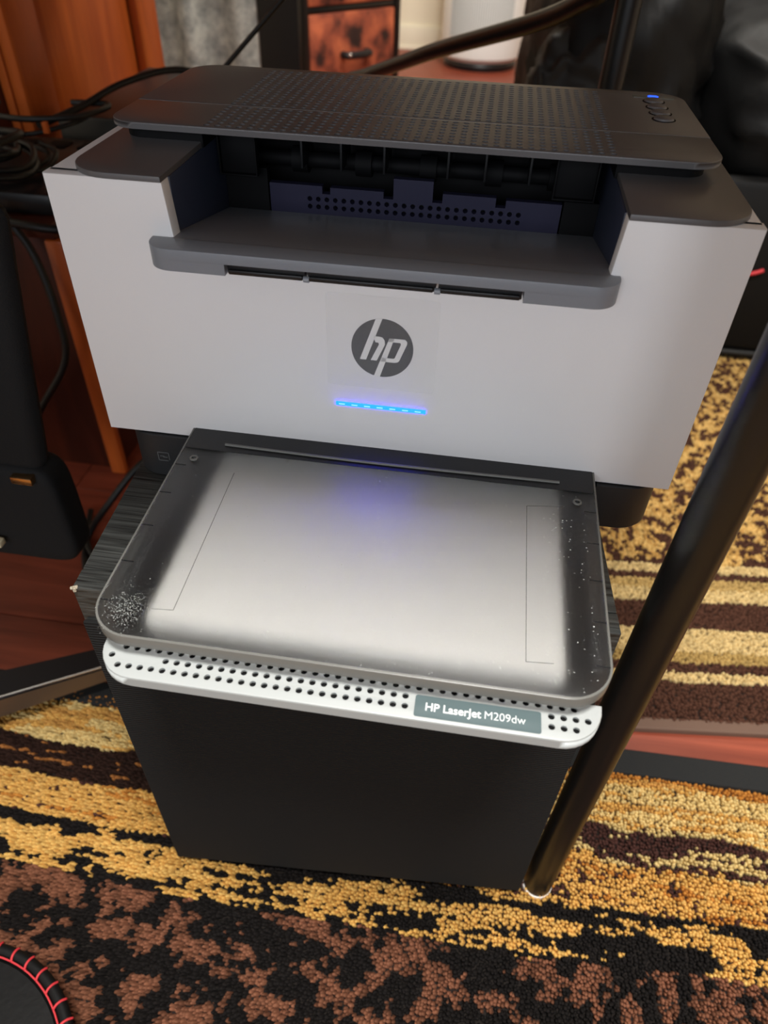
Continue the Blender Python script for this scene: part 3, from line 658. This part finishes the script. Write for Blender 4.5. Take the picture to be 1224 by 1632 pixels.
cable([(-.150, .60, .626), (-.214, .60, .567), (-.2465, .60, .537), (-.279, .60, .507), (-.342, .60, .449), (-.35, .62, .42)], .0028, 'thin straight black cable in front of the grey fleece', None)

# ================================================================ GREY FLEECE, DRESSER, PURIFIER
bm = bmesh.new(); nu, nv = 120, 60; grid = []
for i in range(nu+1):
    row = []
    for j in range(nv+1):
        u = i/nu; v = j/nv; x = -1.10+0.44*u; z = 0.01+1.45*v
        y_ = 2.0 + 0.028*math.sin(u*19+0.6*math.sin(v*5)) + 0.03*noise.noise(Vector((u*4, v*5, 1)))
        row.append(bm.verts.new((x, y_, z)))
    grid.append(row)
for i in range(nu):
    for j in range(nv): bm.faces.new((grid[i][j], grid[i+1][j], grid[i+1][j+1], grid[i][j+1]))
bmesh.ops.solidify(bm, geom=bm.faces[:], thickness=0.012)
o = done(bm, 'fleece_blanket', M['fleece'], None, ang=180); tag(o, 'fluffy pale grey fleece hanging between wardrobe and drawer unit', 'blanket')
A = R(51)    # front edge direction measured from +x
ds = empty('drawer_unit', (-0.568, 2.15, 0), 'black drawer unit with brown mottled drawer fronts before the cream wall', 'dresser', rz=A)
DM = Matrix.Translation((-0.568, 2.15, 0)) @ Matrix.Rotation(A, 4, 'Z')
dbox = lambda n_, lo, hi, m_, p_, bev=0.003: box(n_, lo, hi, m_, p_, bev, DM)
dbox('frame_body', (0.0, 0.012, 0.03), (0.405, 0.29, 1.0), M['blackfab'], ds, 0.004)
for x0 in (0.0, 0.382): dbox('frame_post', (x0, -0.012, 0.0), (x0+0.023, 0.0119, 1.0), M['tube'], ds)
for zz in (0.095, 0.352, 0.612, 0.875): dbox('frame_rail', (0.0235, -0.008, zz), (0.3815, 0.0119, zz+0.016), M['tube'], ds)
for zz in (0.113, 0.370, 0.630):
    d_ = dbox('drawer', (0.026, -0.011, zz), (0.379, 0.0115, zz+0.237), M['drawer'], ds, 0.004)
    bm = bmesh.new(); pts = [DM @ Vector((x_, y_, zz+0.125-0.0)) for x_, y_ in ((0.155, -0.011), (0.160, -0.035), (0.205, -0.042), (0.250, -0.035), (0.255, -0.011))]
    add_tube(bm, smooth_path(pts, 5), 0.011, 10); done(bm, 'handle', M['black'], d_)
    bm = bmesh.new(); bmesh.ops.create_icosphere(bm, subdivisions=2, radius=0.006, matrix=Matrix.Translation(DM @ Vector((0.158, -0.046, zz+0.128)))); done(bm, 'handle_stud', M['chrome'], d_)
dbox('side_panel', (0.405, 0.0, 0.03), (0.412, 0.29, 1.0), M['redwood'], ds)
pf = empty('air_purifier', (-0.062, 3.5, 0), 'white round air purifier with a fine mesh band on the far floor', 'air purifier')
def lathe(name, c, prof_, m_, parent, n=48, a0=0, a1=360):
    bm = bmesh.new(); rings = []
    for r_, z_ in prof_: rings.append([bm.verts.new((c[0]+r_*math.cos(R(a0+(a1-a0)*k2/n)), c[1]+r_*math.sin(R(a0+(a1-a0)*k2/n)), z_)) for k2 in range(n if a1-a0 == 360 else n+1)])
    for A_, B_ in zip(rings[:-1], rings[1:]):
        L_ = len(A_)
        for k2 in range(L_ if a1-a0 == 360 else L_-1): bm.faces.new((A_[k2], A_[(k2+1) % L_], B_[(k2+1) % L_], B_[k2]))
    if a1-a0 == 360: bm.faces.new(rings[-1]); bm.faces.new(rings[0][::-1])
    return done(bm, name, m_, parent)
pcx = (-0.062, 3.60)
lathe('purifier_base', pcx, [(0.165, 0.0), (0.17, 0.02), (0.165, 0.032)], M['black'], pf)
lathe('purifier_body', pcx, [(0.165, 0.033), (0.184, 0.05), (0.188, 0.09), (0.188, 0.62), (0.17, 0.65), (0.02, 0.655)], M['purifier'], pf)
bm = bmesh.new()
for k2 in range(30):
    a = R(-137+k2*3.2*0.97); c_ = Vector((pcx[0]+0.1885*math.cos(a), pcx[1]+0.1885*math.sin(a), 0))
    add_box(bm, (-0.0028, -0.0028, 0.13), (0.0028, 0.0028, 0.56), 0.0, Matrix.Translation(c_))
done(bm, 'mesh_rib', M['purigrille'], pf)

# ================================================================ OFFICE CHAIR at the left edge
oc = empty('office_chair', (-0.557, -0.105, 0), 'black office chair with gold banded arm and metal foot, left edge', 'chair')
bm = bmesh.new()
vsA = []
for z_, xr, xl, ya, yb in ((0.318, -0.279, -0.37, 0.045, 0.066), (0.42, -0.262, -0.36, 0.045, 0.066), (0.50, -0.248, -0.35, 0.045, 0.066), (0.53, -0.243, -0.34, 0.045, 0.066)):
    vsA.append([bm.verts.new((x_, y_, z_)) for x_, y_ in ((xl, ya), (xr, ya), (xr, yb), (xl, yb))])
for A_, B_ in zip(vsA[:-1], vsA[1:]):
    for i in range(4): bm.faces.new((A_[i], A_[(i+1) % 4], B_[(i+1) % 4], B_[i]))
bm.faces.new(vsA[0][::-1]); bm.faces.new(vsA[-1])
bmesh.ops.bevel(bm, geom=bm.edges[:], offset=0.012, segments=3, profile=0.5, affect='EDGES', clamp_overlap=True)
done(bm, 'arm_post', M['blackfab'], oc)
puff('arm_bracket', (-0.325, 0.058, 0.271), (0.106, 0.036, 0.108), M['blackfab'], oc, 3, p=6, wr=0.001)
bm = bmesh.new(); add_box(bm, (-0.302, 0.036, 0.3135), (-0.284, 0.046, 0.3205), 0.001); done(bm, 'gold_band', M['gold'], oc)
box('cream_tab', (-0.352, 0.028, 0.243), (-0.331, 0.036, 0.249), M['cream'], oc, 0.001)
box('arm_rail', (-0.60, 0.045, 0.235), (-0.365, 0.075, 0.275), M['black'], oc, 0.008)
puff('armrest', (-0.36, 0.03, 0.557), (0.09, 0.26, 0.05), M['blackfab'], oc, 4, p=5, wr=0.001)
puff('seat', (-0.70, -0.10, 0.42), (0.5, 0.5, 0.10), M['blackfab'], oc, 5, p=5, wr=0.004)
puff('backrest', (-0.93, -0.10, 0.80), (0.09, 0.46, 0.62), M['blackfab'], oc, 6, p=5, wr=0.004)
box('seat_plate', (-0.66, -0.20, 0.25), (-0.50, 0.02, 0.372), M['black'], oc, 0.01)
tube('gas_column', [(-0.557, -0.105, 0.06), (-0.557, -0.105, 0.27)], 0.025, M['chrome'], oc, k=0, n=20)
for i in range(5):
    a = R(31.8+72*i); d = Vector((math.cos(a), math.sin(a), 0)); n_ = Vector((-d.y, d.x, 0)); c0 = Vector((-0.557, -0.105, 0)); Ln = 0.33
    bm = bmesh.new()
    st = []
    for t, wdt, zt, zb in ((0, .024, .075, .035), (.5, .020, .066, .034), (1, .014, .056, .034)):
        q = c0+d*Ln*t; st.append([bm.verts.new(q+n_*s_*wdt+Vector((0, 0, z_))) for s_, z_ in ((-1, zb), (1, zb), (1, zt), (-1, zt))])
    for A_, B_ in zip(st[:-1], st[1:]):
        for k2 in range(4): bm.faces.new((A_[k2], A_[(k2+1) % 4], B_[(k2+1) % 4], B_[k2]))
    bm.faces.new(st[0][::-1]); bm.faces.new(st[-1]); bmesh.ops.bevel(bm, geom=bm.edges[:], offset=0.002, segments=2, affect='EDGES')
    sk = done(bm, 'spoke', [M['brownmetal'], M['black']], oc)
    for f_ in sk.data.polygons:
        if f_.normal.z > 0.5: f_.material_index = 1
    bm = bmesh.new(); pts = [c0+d*Ln*t-n_*(w_-.002)+Vector((0, 0, z_+.0005)) for t, w_, z_ in ((0.05, .024, .075), (.5, .020, .066), (.98, .014, .056))]
    add_tube(bm, pts, 0.0016, 8); done(bm, 'spoke_trim', M['chrome'], sk)
    bm = bmesh.new(); q = c0+d*(Ln-.012); add_tube(bm, [q-n_*.016+Vector((0, 0, .0175)), q+n_*.016+Vector((0, 0, .0175))], 0.0172, 20); done(bm, 'caster', M['black'], oc)

# ================================================================ STITCHED PAD at the bottom left
px_, py_, pr_ = -0.268, -0.318, 0.108
pd = empty('leather_cushion', (px_, py_, 0), 'round black leather cushion with red stitched rim, bottom left corner', 'cushion')
lathe('cushion_body', (px_, py_), [(0.090, 0.010), (0.1, 0.014), (0.103, 0.03), (0.101, 0.044), (0.096, 0.049), (0.06, 0.0515), (0.01, 0.052)], M['leather'], pd, n=64)
bm = bmesh.new()
ring = [Vector((px_+.1035*math.cos(2*math.pi*k2/96), py_+.1035*math.sin(2*math.pi*k2/96), .047)) for k2 in range(97)]
add_tube(bm, ring, 0.0046, 10, cap=False); done(bm, 'rolled_rim', M['leather'], pd, ang=180)
bm = bmesh.new(); ring = [Vector((px_+.0985*math.cos(2*math.pi*k2/96), py_+.0985*math.sin(2*math.pi*k2/96), .0502)) for k2 in range(97)]
add_tube(bm, ring, 0.0007, 6, cap=False); done(bm, 'red_seam', M['red'], pd)
me_s = None
for k2 in range(46):
    a = 2*math.pi*k2/46
    if me_s is None:
        bm = bmesh.new(); add_tube(bm, smooth_path([(0.0984, 0, .0500), (0.1015, 0.0008, .0522), (0.1055, 0.0014, .0512), (0.1085, 0.0016, .0478)], 3), 0.0010, 6)
        bmesh.ops.recalc_face_normals(bm, faces=bm.faces); me_s = bpy.data.meshes.new('stitch'); bm.to_mesh(me_s); bm.free(); me_s.materials.append(M['red'])
        for f in me_s.polygons: f.use_smooth = True
    o = bpy.data.objects.new('stitch', me_s); COL.objects.link(o); o.parent = pd; o.rotation_euler = (0, 0, a)
